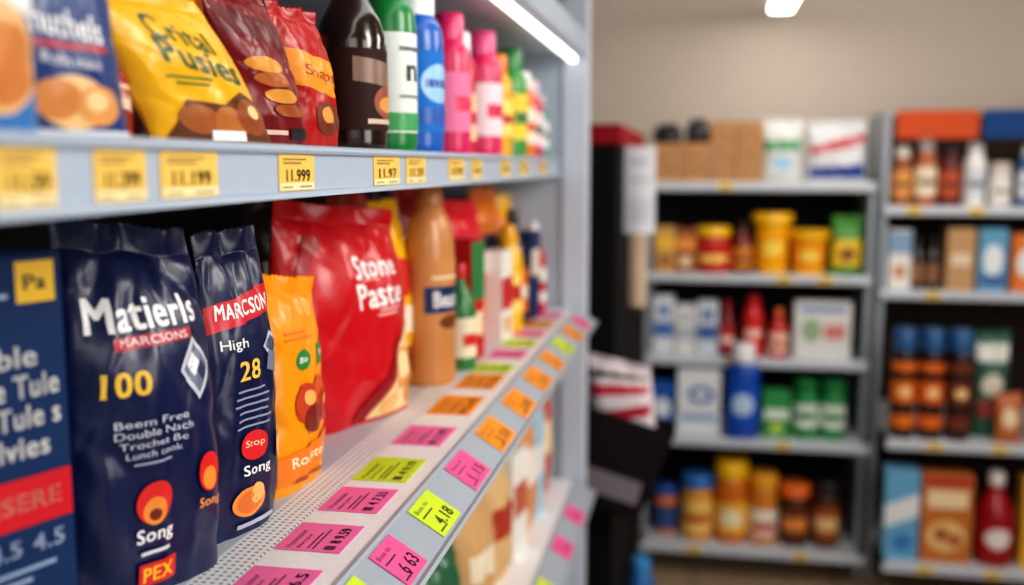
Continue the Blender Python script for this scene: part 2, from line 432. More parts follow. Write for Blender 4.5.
# ============================================================ LOWER SHELF GOODS
LZ = CZ-.385
carton('cereal_carton', 'dark blue snack carton with red band and cookie picture', (-.535, .590, LZ), 70, .20, .322, .06, (20, 50, 94),
    [('r', .62, .885, .93, .98, (236, 190, 50)), ('t', 'Pa', .77, .932, .18, .035, (60, 60, 70)), ('r', .3, .90, .55, .91, (170, 185, 215)), ('t', 'Stable', .42, .765, .66, .050, W_), ('t', 'ale Tule', .585, .695, .66, .054, W_, 0, .025), ('t', 'a Tule s', .585, .625, .66, .052, W_, 0, .025), ('t', 'Salvies', .50, .555, .62, .052, W_, 0, .025),
     ('r', -.97, .37, .97, .485, RED), ('t', 'PRESERE', .45, .428, .85, .042, (240, 150, 140)), ('t', '4.5', .4, .325, .26, .040, (190, 205, 235)), ('t', '4.5', .75, .325, .26, .040, (190, 205, 235)), ('r', -.6, .265, .8, .275, (150, 170, 205)), ('r', -.6, .24, .6, .25, (150, 170, 205)),
     ('e', .45, .10, .50, .12, (224, 146, 80)), ('e', .42, .105, .38, .085, (196, 110, 46)), ('e', .25, .13, .07, .015, (90, 45, 20)), ('e', .55, .09, .07, .015, (90, 45, 20)), ('e', .42, .06, .06, .012, (90, 45, 20))])
def diamond(u, v, ru, rv, c): return ('p', [(u-ru, v), (u, v-rv), (u+ru, v), (u, v+rv)], c)
lines = lambda u, v0, n, dv, wd, c: [('r', u-wd*(.8+.2*((i*7) % 3)/2), v0-i*dv, u+wd*(.75+.25*((i*5) % 3)/2), v0-i*dv+dv*.3, c) for i in range(n)]
bag('snack_bag', 'navy foil snack bag with large white lettering', (-.498, .800, LZ), 64, .166, .340, .086, (14, 26, 72),
    [('t', 'Matierls', .0, .770, 1.48, .090, W_, 2, .03), ('r', -.48, .675, .55, .708, (180, 26, 46), .004), ('t', 'MARCSONS', .04, .698, .9, .022, (240, 220, 225), 1.5, .01),
     ('t', '100', -.38, .590, .50, .066, (250, 204, 74), 0, .03),
     diamond(.55, .60, .26, .09, (205, 210, 222)), diamond(.55, .60, .2, .07, (110, 118, 142)), diamond(.50, .612, .1, .036, (235, 238, 245)), diamond(.61, .59, .08, .03, (40, 50, 90)),
     ('t', 'Beem Free', -.1, .487, .85, .020, (214, 218, 230), 0, .0), ('t', 'Double Nach', -.08, .459, .9, .020, (214, 218, 230), 0, .0), ('t', 'Trochet Be', -.1, .431, .78, .018, (214, 218, 230), 0, .0), ('t', 'Lunch cook', -.1, .405, .65, .017, (214, 218, 230), 0, .0), ('r', -.35, .378, .1, .383, (180, 186, 205)),
     ('e', -.10, .270, .22, .058, (222, 40, 40)), ('e', -.10, .247, .14, .038, (243, 150, 60)), ('e', -.10, .237, .07, .016, (120, 40, 30)), ('e', .62, .31, .16, .054, (222, 40, 40)), ('e', .62, .292, .10, .032, (243, 150, 60)),
     ('t', 'Song', -.10, .180, .46, .050, W_, 0, .02), ('t', 'Song', .62, .225, .34, .036, (244, 160, 80), 0, .02), ('r', -.28, .132, .08, .142, (220, 220, 230)),
     ('r', -.30, .045, .18, .108, (214, 30, 36)), ('t', 'PEX', -.06, .076, .38, .040, YEL, 0, .02)], seed=1.3, wr=1.0, topn=.2, slope=.05, vt=.925)
bag('snack_bag', 'slim navy foil bag with red banner and yellow number', (-.480, .960, LZ), 78, .120, .315, .056, (14, 26, 70),
    [('p', [(-.93, .685), (.93, .735), (.93, .825), (-.93, .77)], (206, 26, 48)), ('t', 'MARCSON', -.02, .755, 1.45, .050, W_, 3, .025), ('t', 'High', -.42, .642, .60, .042, W_, 0, .01),
     ('t', '28', -.10, .555, .56, .066, (250, 205, 80), 0, .02), diamond(.60, .62, .28, .045, (190, 196, 210)), diamond(.60, .62, .18, .03, (70, 80, 110)), ('p', [(.42, .54), (.85, .51), (.85, .59), (.5, .60)], (120, 128, 150))] +
    lines(-.05, .485, 6, .024, .48, (150, 156, 184)) +
    [('e', -.05, .30, .34, .05, (222, 40, 46)), ('t', 'Stop', -.05, .305, .45, .03, (250, 220, 180), 0, .01), ('t', 'Song', 0, .215, .7, .046, W_, 0, .02), ('e', .75, .27, .14, .05, (240, 190, 120)),
     ('e', -.2, .115, .42, .05, (240, 150, 70)), ('e', -.2, .115, .33, .038, (226, 120, 50)), ('e', -.02, .135, .2, .035, (250, 190, 110)), ('r', -.5, .03, .5, .045, (180, 186, 205))], seed=2.2, topn=.16, slope=-.02)
bag('snack_bag', 'yellow orange nut bag with green seal prints', (-.480, 1.106, LZ), 84, .134, .262, .050, (246, 156, 10),
    [('e', -.1, .60, .26, .05, (40, 140, 60)), ('t', 'Bio', -.1, .60, .3, .03, W_), ('p', [(.38, .55), (.92, .57), (.92, .68), (.38, .65)], (36, 140, 58)), ('t', 'New', .65, .613, .38, .04, W_, 4, .01),
     ('r', -.6, .70, .3, .712, (230, 120, 30)), ('r', -.6, .73, .1, .742, (230, 120, 30)),
     ('e', -.1, .40, .38, .09, (200, 66, 34)), ('e', .34, .44, .28, .07, (216, 92, 40)), ('e', .6, .36, .28, .08, (184, 56, 30)), ('e', .12, .32, .34, .065, (130, 38, 28)), ('e', -.02, .42, .14, .035, (244, 180, 100)), ('e', .62, .38, .1, .03, (244, 180, 100)),
     ('p', [(-.9, .05), (.9, .12), (.9, .24), (-.9, .18)], (236, 130, 30)), ('t', 'Roasted', 0, .155, 1.2, .05, (255, 246, 214), 3, .01), ('r', -.5, .05, .6, .07, (170, 70, 20))], seed=3.9, topn=.10, slope=.06)
bag('snack_bag', 'large glossy red bag with white lettering and cream swirl', (-.518, 1.405, LZ), 68, .285, .338, .100, (202, 8, 26),
    [('t', 'Stone', .27, .715, .76, .115, W_, 1, .025), ('t', 'Paste', .27, .580, .78, .115, W_, 1, .025), ('r', .0, .645, .3, .652, (250, 190, 190)), ('r', .2, .505, .68, .513, (250, 210, 210)), ('r', .15, .485, .55, .492, (250, 210, 210)),
     ('p', [(.0, .02), (.93, .02), (.94, .42), (.7, .40), (.45, .30), (.3, .18)], (248, 214, 156)), ('e', .62, .22, .25, .10, (230, 160, 90)), ('e', .60, .235, .17, .065, (252, 226, 176)), ('e', .82, .1, .15, .07, (212, 140, 70)),
     ('e', .35, .07, .18, .05, (236, 186, 116)), ('p', [(-.2, .02), (.0, .02), (.3, .18), (.45, .30), (.7, .40), (.45, .34), (.15, .2)], (150, 6, 20)),
     ('p', [(-.85, .70), (-.7, .70), (-.45, .86), (-.65, .86)], (166, 6, 22))], seed=5.1, lean=-.02, wr=.9, topn=.12, slope=.07)
bag('snack_bag', 'bright yellow pasta bag with red print', (-.53, 1.63, LZ), 84, .14, .325, .07, (250, 190, 24),
    [('e', .1, .6, .5, .1, (210, 40, 30)), ('r', .1, .3, .8, .45, (250, 240, 220)), ('e', .3, .15, .4, .08, (170, 80, 30))], seed=6.3, nu=24, nv=30)
bottle('squeeze_bottle', 'tall tan caramel bottle with dark blue label', (-.468, 1.70, LZ), 70, .049, .35, 'jug', (200, 136, 78), (190, 126, 72), (.28, .64, (204, 144, 88)),
    [('r', -1.1, .25, 1.1, .62, (28, 44, 96)), ('t', 'Beato', 0, .44, 1.5, .22, W_), ('r', -.8, .72, .8, .76, (240, 220, 190)), ('e', 0, .12, .5, .1, (120, 60, 30))], sy=.85)
bottle('squeeze_bottle', 'small green sauce bottle with red cap', (-.445, 1.83, LZ), 75, .03, .20, 'sauce', (40, 120, 60), (200, 30, 30), (.12, .5, (236, 226, 200)), [('r', -.9, .3, .9, .6, (210, 40, 40))])
carton('tea_carton', 'slim green and red tea carton', (-.455, 1.925, LZ), 82, .07, .24, .05, (190, 30, 34), [('r', -1, .5, 1, .98, (40, 130, 70)), ('r', -.7, .2, .7, .4, (250, 230, 190))])
bag('snack_bag', 'bright red crisp bag with white band', (-.50, 2.06, LZ), 74, .16, .31, .08, (216, 24, 40), [('r', -.85, .5, .85, .66, (248, 240, 236)), ('e', 0, .28, .6, .1, (246, 180, 60)), ('r', -.5, .55, .5, .6, (210, 30, 50))], seed=7.7, nu=24, nv=30)
carton('cracker_carton', 'white cracker carton with red stripe', (-.44, 2.15, LZ), 84, .08, .20, .05, (236, 232, 226), [('r', -1, .35, 1, .7, (206, 34, 44)), ('e', 0, .18, .5, .1, (230, 160, 80))])
bottle('mustard_bottle', 'yellow mustard squeeze bottle with yellow cap', (-.435, 2.26, LZ), 80, .034, .25, 'waist', (248, 196, 30), (240, 170, 20), (.2, .55, (250, 226, 120)), [('r', -.9, .3, .9, .7, (190, 40, 30))], captype='flip')
bottle('sauce_bottle', 'dark brown sauce bottle with orange label', (-.445, 2.37, LZ), 80, .035, .28, 'sauce', (60, 26, 20), (30, 28, 30), (.12, .5, (236, 120, 40)), [('r', -.9, .3, .9, .6, (250, 236, 210))], kind='gloss')
bag('snack_bag', 'orange crisp bag with dark print', (-.53, 2.43, LZ), 78, .16, .33, .08, (244, 132, 32), [('r', -.8, .5, .8, .66, (30, 34, 60)), ('e', 0, .28, .6, .1, (250, 220, 120))], seed=8.7, nu=24, nv=30)
carton('cracker_carton', 'navy cracker carton with pale print', (-.43, 2.47, LZ), 84, .09, .22, .05, (34, 46, 92), [('r', -.8, .5, .8, .8, (230, 220, 200))])
bottle('sauce_bottle', 'red ketchup bottle with white cap', (-.43, 2.58, LZ), 80, .034, .24, 'sauce', (196, 22, 28), (236, 236, 236), (.12, .5, (244, 236, 226)), [('r', -.8, .3, .8, .6, (200, 40, 40))], captype='flip')
for (x, y, w, h, c, lb) in [(-.66, 2.0, .17, .33, (28, 30, 40), 'black coffee bag behind the front row'), (-.66, 1.82, .17, .33, (206, 60, 30), 'rust red bag behind the front row'), (-.67, 2.25, .18, .34, (200, 30, 40), 'red bag behind the front row'), (-.70, 1.56, .17, .34, (40, 34, 36), 'charcoal bag behind the front row')]:
    bag('snack_bag', lb, (x, y, LZ), 82, w, h, .08, c, [('r', -.8, .5, .8, .68, (240, 236, 226)), ('e', 0, .3, .5, .1, (240, 190, 80))], seed=x*y*9, nu=20, nv=24)
bottle('spread_tub', 'orange round spread tub with yellow lid', (-.545, 2.60, LZ), 80, .05, .31, 'jar', (240, 130, 30), (250, 190, 40), (.1, .6, (30, 34, 50)), [('e', 0, .5, .6, .2, (250, 160, 40))], captype='lid', cat='jar')

# ============================================================ UPPER SHELF GOODS
UZ = CZ+.0175
bag('snack_bag', 'sky blue pastry bag with golden bun picture', (-.415, .484, UZ), 84, .155, .17, .055, (50, 122, 188), [('p', [(-.9, .50), (.9, .40), (.9, .52), (-.9, .64)], (240, 242, 246)), ('p', [(-.9, .68), (.9, .60), (.9, .64), (-.9, .73)], (40, 70, 140)), ('e', .35, .25, .5, .19, (236, 190, 130)), ('e', .4, .23, .38, .14, (210, 130, 64)), ('r', -.8, .8, .8, .86, (200, 226, 244))], seed=11)
bag('snack_bag', 'deep blue pastry bag with white lettering and rolls', (-.432, .622, UZ), 76, .120, .150, .040, (22, 56, 120),
    [('p', [(-.8, .80), (.6, .76), (.6, .70), (-.8, .74)], (244, 214, 160)), ('t', 'Shuthels', -.04, .50, 1.2, .12, W_, -3, .02), ('r', -.5, .39, .6, .42, (180, 50, 60)), ('t', 'Rolls mini', .0, .34, .8, .05, W_, -3, .0),
     ('e', .0, .16, .5, .12, (236, 194, 136)), ('e', -.25, .17, .33, .09, (212, 136, 70)), ('e', .35, .15, .34, .09, (224, 158, 88)), ('e', .3, .17, .18, .045, (246, 212, 156)), ('r', -.9, .0, .9, .04, (230, 236, 246))], seed=12, lean=-.02, wr=.7)
bag('snack_bag', 'small red candy bag with cream print', (-.475, .722, UZ), 84, .095, .095, .04, (176, 26, 34), [('p', [(-.9, .35), (.9, .25), (.9, .45), (-.9, .6)], (240, 208, 180)), ('e', .2, .15, .5, .12, (140, 66, 34)), ('t', 'Cream', 0, .44, 1.0, .12, (180, 20, 40), -4)], seed=13)
bag('snack_bag', 'yellow biscuit bag with green lettering leaning sideways', (-.428, .838, UZ), 74, .145, .122, .046, (240, 180, 8),
    [('t', 'Crital', .03, .735, .90, .15, (8, 84, 46), -10, .015), ('t', 'Pusies', .10, .565, 1.15, .17, (8, 84, 46), -10, .02), ('r', -.6, .44, .1, .455, (70, 120, 40)), ('r', -.5, .40, .0, .415, (70, 120, 40)),
     ('p', [(-.92, .02), (.94, .02), (.9, .3), (.5, .38), (.1, .28), (-.5, .30)], (104, 52, 22)), ('e', -.4, .17, .3, .10, (166, 92, 40)), ('e', .1, .15, .3, .12, (186, 112, 50)), ('e', .55, .20, .3, .13, (150, 76, 32)), ('e', .6, .24, .12, .05, (238, 206, 146)), ('r', -.3, .03, .3, .1, W_)], seed=14, lean=-.085, vt=.92, topn=.05, wr=.6)
bag('snack_bag', 'dark red biscuit bag slumped to one side', (-.43, .963, UZ), 80, .114, .150, .05, (120, 10, 22),
    [('p', [(-.9, .70), (.9, .62), (.9, .78), (-.9, .86)], (96, 8, 18)), ('e', -.25, .52, .5, .050, (216, 148, 50)), ('e', -.15, .43, .5, .045, (176, 98, 36)), ('e', .0, .33, .5, .045, (216, 148, 58)), ('e', .15, .24, .5, .04, (160, 80, 30)), ('r', .1, .05, .7, .13, (40, 30, 30)), ('r', -.6, .08, .0, .11, (230, 200, 180))], seed=15, lean=-.06, topn=.1)
bag('snack_bag', 'red and orange wafer bag with yellow print', (-.432, 1.072, UZ), 82, .108, .150, .05, (176, 22, 20),
    [('p', [(-.9, .45), (.9, .36), (.9, .62), (-.9, .7)], (240, 150, 28)), ('t', 'Snaps', 0, .53, 1.2, .10, (150, 20, 20), -5, .0), ('e', .1, .22, .55, .12, (120, 50, 26)), ('e', .1, .25, .3, .06, (236, 160, 80))], seed=16, lean=-.035, topn=.1)
bottle('syrup_bottle', 'dark brown glossy syrup bottle with black cap', (-.43, 1.208, UZ), 78, .043, .245, 'sauce', (36, 18, 14), (20, 16, 16), (.10, .5, (48, 20, 18)),
    [('p', [(-1.0, .6), (1.0, .5), (1.0, .8), (-1.0, .9)], (130, 100, 84)), ('e', .3, .35, .7, .22, (150, 72, 40)), ('e', .2, .32, .4, .1, (220, 150, 70)), ('r', -.6, .08, .6, .14, (210, 190, 170))], kind='gloss')
bottle('shampoo_bottle', 'green bottle with white label and green cap', (-.415, 1.315, UZ), 72, .036, .25, 'shampoo', (14, 122, 54), (12, 104, 48), (.10, .62, (226, 232, 228)),
    [('t', 'n', .0, .60, .6, .16, (30, 60, 50)), ('r', -1.2, .02, 1.2, .2, (60, 160, 90)), ('r', -.6, .82, .6, .86, (90, 100, 100)), ('r', -.6, .35, .5, .38, (130, 140, 140))])
bottle('shampoo_bottle', 'vivid blue detergent bottle with white cap', (-.42, 1.455, UZ), 72, .042, .245, 'shampoo', (10, 92, 184), (236, 240, 244), (.12, .6, (30, 116, 202)),
    [('e', 0, .6, .8, .24, (150, 200, 240)), ('r', -.6, .55, .6, .65, (20, 70, 160)), ('r', -1.2, .1, 1.2, .3, (16, 90, 180))])
bottle('shampoo_bottle', 'slim light blue bottle with white cap', (-.435, 1.565, UZ), 72, .028, .21, 'shampoo', (120, 190, 226), (240, 240, 240), (.16, .58, (230, 240, 246)), [('r', -.7, .3, .7, .6, (60, 120, 190))])
bottle('shampoo_bottle', 'bright pink bottle with pink cap', (-.425, 1.68, UZ), 75, .036, .235, 'shampoo', (214, 26, 94), (226, 40, 108), (.16, .58, (240, 130, 170)), [('r', -.8, .35, .8, .6, (220, 30, 90))], group='pink bottles on the eye-level shelf')
bottle('shampoo_bottle', 'red bottle with white cap', (-.44, 1.80, UZ), 75, .034, .22, 'shampoo', (206, 40, 60), (240, 236, 236), (.12, .5, (250, 200, 160)), [('r', -.8, .35, .8, .6, (200, 30, 40))])
bottle('shampoo_bottle', 'pink bottle with white label and pink cap', (-.43, 1.95, UZ), 75, .042, .24, 'shampoo', (218, 36, 98), (232, 80, 138), (.16, .58, (246, 222, 230)), [('r', -.8, .35, .8, .6, (220, 30, 90))], group='pink bottles on the eye-level shelf')
bottle('mustard_bottle', 'yellow squeeze bottle with orange cap', (-.43, 2.09, UZ), 75, .036, .21, 'shampoo', (240, 176, 30), (236, 120, 24), (.2, .55, (250, 224, 130)), [('r', -.8, .35, .8, .6, (200, 60, 30))])
bottle('shampoo_bottle', 'green bottle with yellow label and green cap', (-.43, 2.25, UZ), 75, .040, .24, 'shampoo', (60, 150, 60), (36, 130, 54), (.16, .58, (240, 216, 80)), [('r', -.8, .35, .8, .6, (40, 120, 60))])
bottle('shampoo_bottle', 'orange bottle with white cap', (-.43, 2.38, UZ), 75, .038, .20, 'shampoo', (236, 128, 40), (240, 240, 236), (.16, .58, (250, 236, 214)), [('r', -.8, .35, .8, .6, (220, 80, 30))])
bottle('shampoo_bottle', 'magenta bottle with pale label', (-.43, 2.50, UZ), 75, .038, .19, 'shampoo', (206, 40, 110), (230, 200, 210), (.16, .58, (250, 220, 230)), [('r', -.8, .35, .8, .6, (60, 120, 90))], group='pink bottles on the eye-level shelf')
bottle('shampoo_bottle', 'teal green bottle with white cap', (-.43, 2.60, UZ), 75, .036, .16, 'shampoo', (70, 170, 140), (240, 240, 236), (.16, .58, (240, 246, 240)), [('r', -.8, .35, .8, .6, (60, 120, 90))])
for (y, w, h, c, lb) in [(.56, .15, .18, (40, 90, 150), 'blue pastry bag in the back row'), (.76, .16, .15, (170, 30, 36), 'red biscuit bag in the back row'), (.95, .16, .19, (70, 22, 24), 'maroon biscuit bag in the back row'), (1.14, .15, .20, (200, 90, 30), 'orange wafer bag in the back row')]:
    bag('snack_bag', lb, (-.62, y, UZ), 84, w, h, .07, c, [('r', -.8, .5, .8, .68, (240, 230, 210))], seed=y*7, nu=20, nv=24)

# ============================================================ KNEE SHELF GOODS
KZ = CZ-.86
bag('snack_bag', 'pale green rice bag', (-.44, 1.42, KZ), 78, .17, .20, .08, (150, 180, 120), [('r', -.8, .4, .8, .6, W_)], seed=21, nu=20, nv=24)
bag('snack_bag', 'dark green bag with cream band', (-.44, 1.60, KZ), 78, .16, .20, .08, (40, 100, 66), [('r', -.8, .4, .8, .6, (230, 220, 180))], seed=22, nu=20, nv=24)
bag('snack_bag', 'tan paper flour bag with rolled top', (-.43, 1.80, KZ), 78, .16, .22, .09, (206, 164, 112), [('r', -.7, .35, .7, .6, (240, 226, 200))], seed=23, nu=20, nv=24, kind='board')
bag('snack_bag', 'tan paper sugar bag with rolled top', (-.42, 1.97, KZ), 78, .14, .27, .08, (216, 178, 128), [('r', -.7, .35, .7, .6, (180, 60, 40))], seed=24, nu=20, nv=24, kind='board')
carton('tea_carton', 'white carton with red print', (-.41, 2.10, KZ), 82, .10, .24, .07, (240, 238, 232), [('r', -.9, .4, .9, .7, (206, 110, 80))])
bag('snack_bag', 'peach coloured snack bag', (-.41, 2.24, KZ), 78, .14, .34, .07, (226, 160, 110), [('r', -.7, .35, .7, .6, (250, 240, 230))], seed=25, nu=20, nv=24)
carton('tea_carton', 'light blue carton with white print', (-.41, 2.36, KZ), 82, .09, .26, .07, (170, 206, 226), [('r', -.9, .4, .9, .7, (240, 244, 250))])
bag('snack_bag', 'red snack bag with tan print', (-.41, 2.50, KZ), 78, .14, .34, .07, (206, 90, 60), [('r', -.7, .35, .7, .6, (250, 220, 170))], seed=26, nu=20, nv=24)

# ============================================================ BACK WALL UNITS
def unit(label, x0, x1, shelves, yb, top, backcol, upcol, sidey):
    u = root('shelving_unit', label, 'shelving unit', (0, 0, 0))
    boxobj('back_panel', u, (x0+.02, x1-.02, yb-.02, yb, .02, top), M(backcol, 'wall'), 0)
    for xa, xb in ((x0, x0+.028), (x1-.028, x1)):
        boxobj('upright', u, (xa, xb, sidey, yb, 0, top), M(upcol, 'metal'), .004)
    for z, yf in shelves:
        s = boxobj('shelf', u, (x0+.028, x1-.028, yf, yb-.02, z-.02, z), M((200, 206, 214), 'metal'), .001)
        boxobj('price_rail', s, (x0+.005, x1-.005, yf-.012, yf-.0005, z-.034, z+.004), M((200, 206, 216), 'metal'), .003)
    return u
L_SH = [(1.705, 4.36), (1.315, 4.36), (.95, 4.36), (.617, 4.26), (.143, 4.24)]
unit('grey wall shelving unit with dark back panel', -.235, .715, L_SH, 4.80, 1.71, (30, 28, 30), (150, 158, 168), 4.372)
R_SH = [(1.61, 4.36), (1.26, 4.36), (.70, 4.06), (.21, 4.02)]
ur = unit('tall grey wall shelving unit with header boards', .735, 1.80, R_SH, 4.80, 2.0, (56, 44, 40), (160, 168, 178), 4.372)
boxobj('header_sign', ur, (.775, 1.09, 4.34, 4.355, 1.885, 2.0), M((196, 84, 46), 'board'))['label'] = 'orange header board'
boxobj('header_sign', ur, (1.105, 1.44, 4.34, 4.355, 1.885, 2.0), M((34, 70, 124), 'board'))['label'] = 'blue header board'
boxobj('header_sign', ur, (1.455, 1.76, 4.34, 4.355, 1.885, 2.0), M((196, 84, 46), 'board'))['label'] = 'orange header board'
for x, y, z in [(.1, 4.347, 1.69), (.35, 4.347, 1.30), (.52, 4.347, 1.30), (.15, 4.347, .935), (.36, 4.247, .602), (.0, 4.227, .128), (.45, 4.227, .128), (.86, 4.347, 1.595), (1.1, 4.347, 1.595), (.95, 4.347, 1.245), (.92, 4.047, .685), (1.16, 4.047, .685), (.9, 4.007, .195), (1.15, 4.007, .195)]:
    price_tag('small cream price ticket on the wall unit rail', (x, y, z), (1, 0, 0), (0, 0, 1), .06, .03, (246, 216, 120), [('r', -.7, .3, .7, .6, (120, 90, 50))], 'cream tickets on the wall units')

A, B, C_, D, E_ = [s[0]+.0003 for s in L_SH]
CB = (186, 140, 98)
def cb(x, z, w, h, y=4.50): carton('cardboard_box', 'brown corrugated cardboard box with packing tape', (x, y, z), 0, w, h, .16, CB, [('r', -.6, .3, .6, .36, (120, 84, 56)), ('r', -.6, .6, .1, .66, (120, 84, 56))], kind='board', tape=(206, 178, 130), group='cardboard boxes on the top shelf', cat='cardboard box')
cb(-.145, A, .11, .17); cb(-.03, A, .105, .17)
for j in range(3):
    for i in range(2): cb(.085+.112*i, A+.0868*j, .108, .086)
bag('pouch', 'black plastic pouch on top of cardboard boxes', (-.15, 4.48, A+.171), 0, .13, .08, .07, (34, 34, 38), seed=31, nu=20, nv=20, topn=.4)
bag('pouch', 'charcoal plastic pouch on top of cardboard boxes', (-.02, 4.48, A+.171), 0, .11, .10, .07, (44, 44, 50), seed=32, nu=20, nv=20, topn=.4)
bag('tissue_pack', 'white plastic pack with green print', (.335, 4.47, A), 0, .18, .27, .12, (216, 218, 216), [('r', -.85, .5, .85, .66, (60, 150, 90)), ('e', 0, .3, .5, .1, (160, 200, 226))], seed=33, nu=20, nv=24)
bag('tissue_pack', 'white plastic pack with red and blue print', (.56, 4.47, A), 0, .25, .26, .13, (216, 218, 222), [('p', [(-.9, .45), (.9, .62), (.9, .8), (-.9, .58)], (196, 34, 48)), ('p', [(-.9, .08), (.9, .08), (.9, .3), (-.9, .24)], (40, 70, 150))], seed=34, nu=20, nv=24)
bY = 4.45
carton('cookie_carton', 'tan and yellow biscuit carton', (-.15, bY, B), 0, .085, .20, .08, (206, 160, 96), [('r', -1, .5, 1, .8, (240, 190, 60)), ('e', 0, .25, .6, .12, (150, 90, 50))])
carton('cookie_carton', 'brown and orange biscuit carton', (-.06, bY, B), 0, .085, .19, .08, (160, 96, 58), [('r', -1, .5, 1, .8, (230, 150, 70)), ('e', 0, .25, .6, .12, (240, 220, 180))])
bottle('spread_jar', 'red labelled jar with yellow lid', (.055, bY, B), 0, .075, .20, 'jar', (190, 60, 30), (250, 196, 30), (.1, .6, (200, 40, 36)), [('r', -.9, .3, .9, .6, (250, 220, 120))], captype='lid', cat='jar')
bottle('sauce_bottle', 'dark red sauce bottle', (.18, bY, B), 0, .045, .22, 'sauce', (120, 24, 22), (40, 20, 20), (.12, .5, (220, 150, 60)), [('r', -.9, .3, .9, .6, (120, 30, 30))], kind='gloss')
bottle('powder_tub', 'tall yellow powder tub with yellow lid', (.305, bY+.01, B), 0, .072, .26, 'tub', (246, 180, 8), (248, 190, 24), (.15, .7, (246, 168, 6)), [('e', 0, .5, .7, .25, (252, 214, 90))], captype='lid', cat='jar', group='yellow tubs on the wall unit')
bottle('powder_tub', 'short yellow powder tub with yellow lid', (.46, bY+.01, B), 0, .074, .19, 'tub', (246, 180, 8), (248, 190, 24), (.15, .7, (240, 140, 14)), [('e', 0, .5, .7, .25, (252, 214, 90))], captype='lid', cat='jar', group='yellow tubs on the wall unit')
bag('snack_bag', 'green bag with yellow band', (.615, bY, B), 0, .135, .25, .08, (70, 140, 50), [('r', -.9, .15, .9, .6, (246, 206, 60)), ('e', 0, .35, .5, .12, (110, 60, 30))], seed=35, nu=20, nv=24)
for i, (x, w, h, c, p, lb) in enumerate([(-.15, .09, .26, (220, 224, 230), (70, 120, 190), 'white carton with blue band'), (-.055, .085, .22, (226, 226, 224), (180, 190, 200), 'white carton with grey band'), (.04, .09, .24, (206, 214, 226), (60, 100, 160), 'pale blue carton with dark band')]):
    carton('detergent_carton', lb, (x, bY, C_), 0, w, h, .09, c, [('r', -.9, .3, .9, .55, p), ('e', 0, .75, .5, .1, p)])
bottle('sauce_bottle', 'dark red bottle with red cap', (.125, bY, C_), 0, .033, .24, 'sauce', (130, 20, 30), (190, 20, 30), (.12, .5, (200, 60, 60)), [('r', -.9, .3, .9, .6, (250, 230, 220))])
bottle('ketchup_bottle', 'tall red ketchup bottle', (.235, bY, C_), 0, .046, .27, 'waist', (210, 22, 34), (200, 20, 30), (.2, .6, (226, 60, 50)), [('r', -.9, .3, .9, .6, (250, 220, 210))], captype='flip')
bottle('ketchup_bottle', 'short red sauce bottle with orange cap', (.345, bY, C_), 0, .042, .21, 'sauce', (200, 40, 30), (240, 120, 40), (.12, .5, (250, 220, 200)), [('r', -.9, .3, .9, .6, (200, 40, 40))])
carton('detergent_carton', 'wide white carton with coloured picture', (.525, bY, C_), 0, .235, .25, .09, (222, 222, 220), [('e', -.4, .5, .35, .2, (150, 180, 140)), ('r', .05, .35, .8, .6, (214, 130, 120)), ('r', -.8, .82, .8, .92, (120, 146, 190))])
dY = 4.37
carton('detergent_carton', 'blue washing powder carton', (-.145, dY, D), 0, .10, .22, .09, (40, 96, 176), [('e', 0, .5, .7, .2, (230, 236, 244))])
carton('detergent_carton', 'white washing powder carton with blue emblem', (.01, dY, D), 0, .185, .28, .09, (226, 230, 234), [('e', .1, .62, .6, .14, (60, 100, 170)), ('r', -.8, .2, .8, .32, (150, 180, 210)), ('e', .1, .62, .35, .07, (236, 240, 246))])
bottle('detergent_bottle', 'tall deep blue detergent bottle with white cap', (.195, 4.3, D), 0, .068, .41, 'shampoo', (18, 76, 176), (236, 240, 244), (.18, .56, (26, 92, 196)), [('e', 0, .5, .7, .3, (190, 214, 240))], sy=.6)
carton('soap_carton', 'green soap carton with white print', (.34, dY, D), 0, .115, .20, .09, (60, 150, 84), [('r', -.9, .4, .9, .62, (226, 236, 220)), ('e', 0, .2, .5, .1, (200, 220, 90))])
for x in (.462, .575):
    bottle('cleaner_bottle', 'green cleaner bottle with white label', (x, dY, D), 0, .052, .25, 'jar', (40, 146, 78), (34, 122, 64), (.2, .6, (226, 238, 226)), [('r', -.8, .35, .8, .65, (40, 130, 70))], group='green cleaner bottles')
eY = 4.36
bottle('spread_jar', 'orange jar with blue lid', (-.125, eY+.04, E_), 0, .055, .22, 'jar', (224, 120, 50), (40, 90, 170), (.1, .6, (60, 90, 140)), captype='lid', cat='jar')
bottle('spread_jar', 'amber honey jar with sky blue lid', (.012, eY, E_), 0, .068, .29, 'jar', (226, 156, 54), (50, 120, 200), (.12, .62, (246, 206, 120)), [('r', -.9, .3, .9, .6, (200, 110, 40))], captype='lid', cat='jar')
bottle('spread_jar', 'large amber jar with bright yellow lid', (.16, eY, E_), 0, .073, .36, 'jar', (214, 116, 32), (252, 196, 14), (.12, .5, (246, 190, 70)), [('e', 0, .5, .7, .3, (250, 236, 200))], captype='lid', cat='jar')
bottle('spread_jar', 'amber jar with yellow and white label', (.298, eY, E_), 0, .060, .31, 'jar', (220, 136, 44), (240, 170, 40), (.12, .5, (244, 236, 220)), [('r', -.9, .2, .9, .5, (206, 60, 40))], captype='lid', cat='jar')
bottle('spread_jar', 'dark brown jar with orange lid', (.43, eY, E_), 0, .064, .27, 'jar', (76, 38, 26), (240, 120, 40), (.12, .62, (120, 66, 40)), [('r', -.9, .3, .9, .7, (236, 150, 70))], captype='lid', cat='jar')
bottle('spread_jar', 'dark brown jar with black lid', (.562, eY, E_), 0, .058, .29, 'jar', (80, 40, 26), (36, 30, 30), (.12, .62, (170, 90, 40)), [('r', -.9, .3, .9, .7, (240, 200, 140))], captype='lid', cat='jar')
A, B, C_, D = [s[0]+.0003 for s in R_SH]
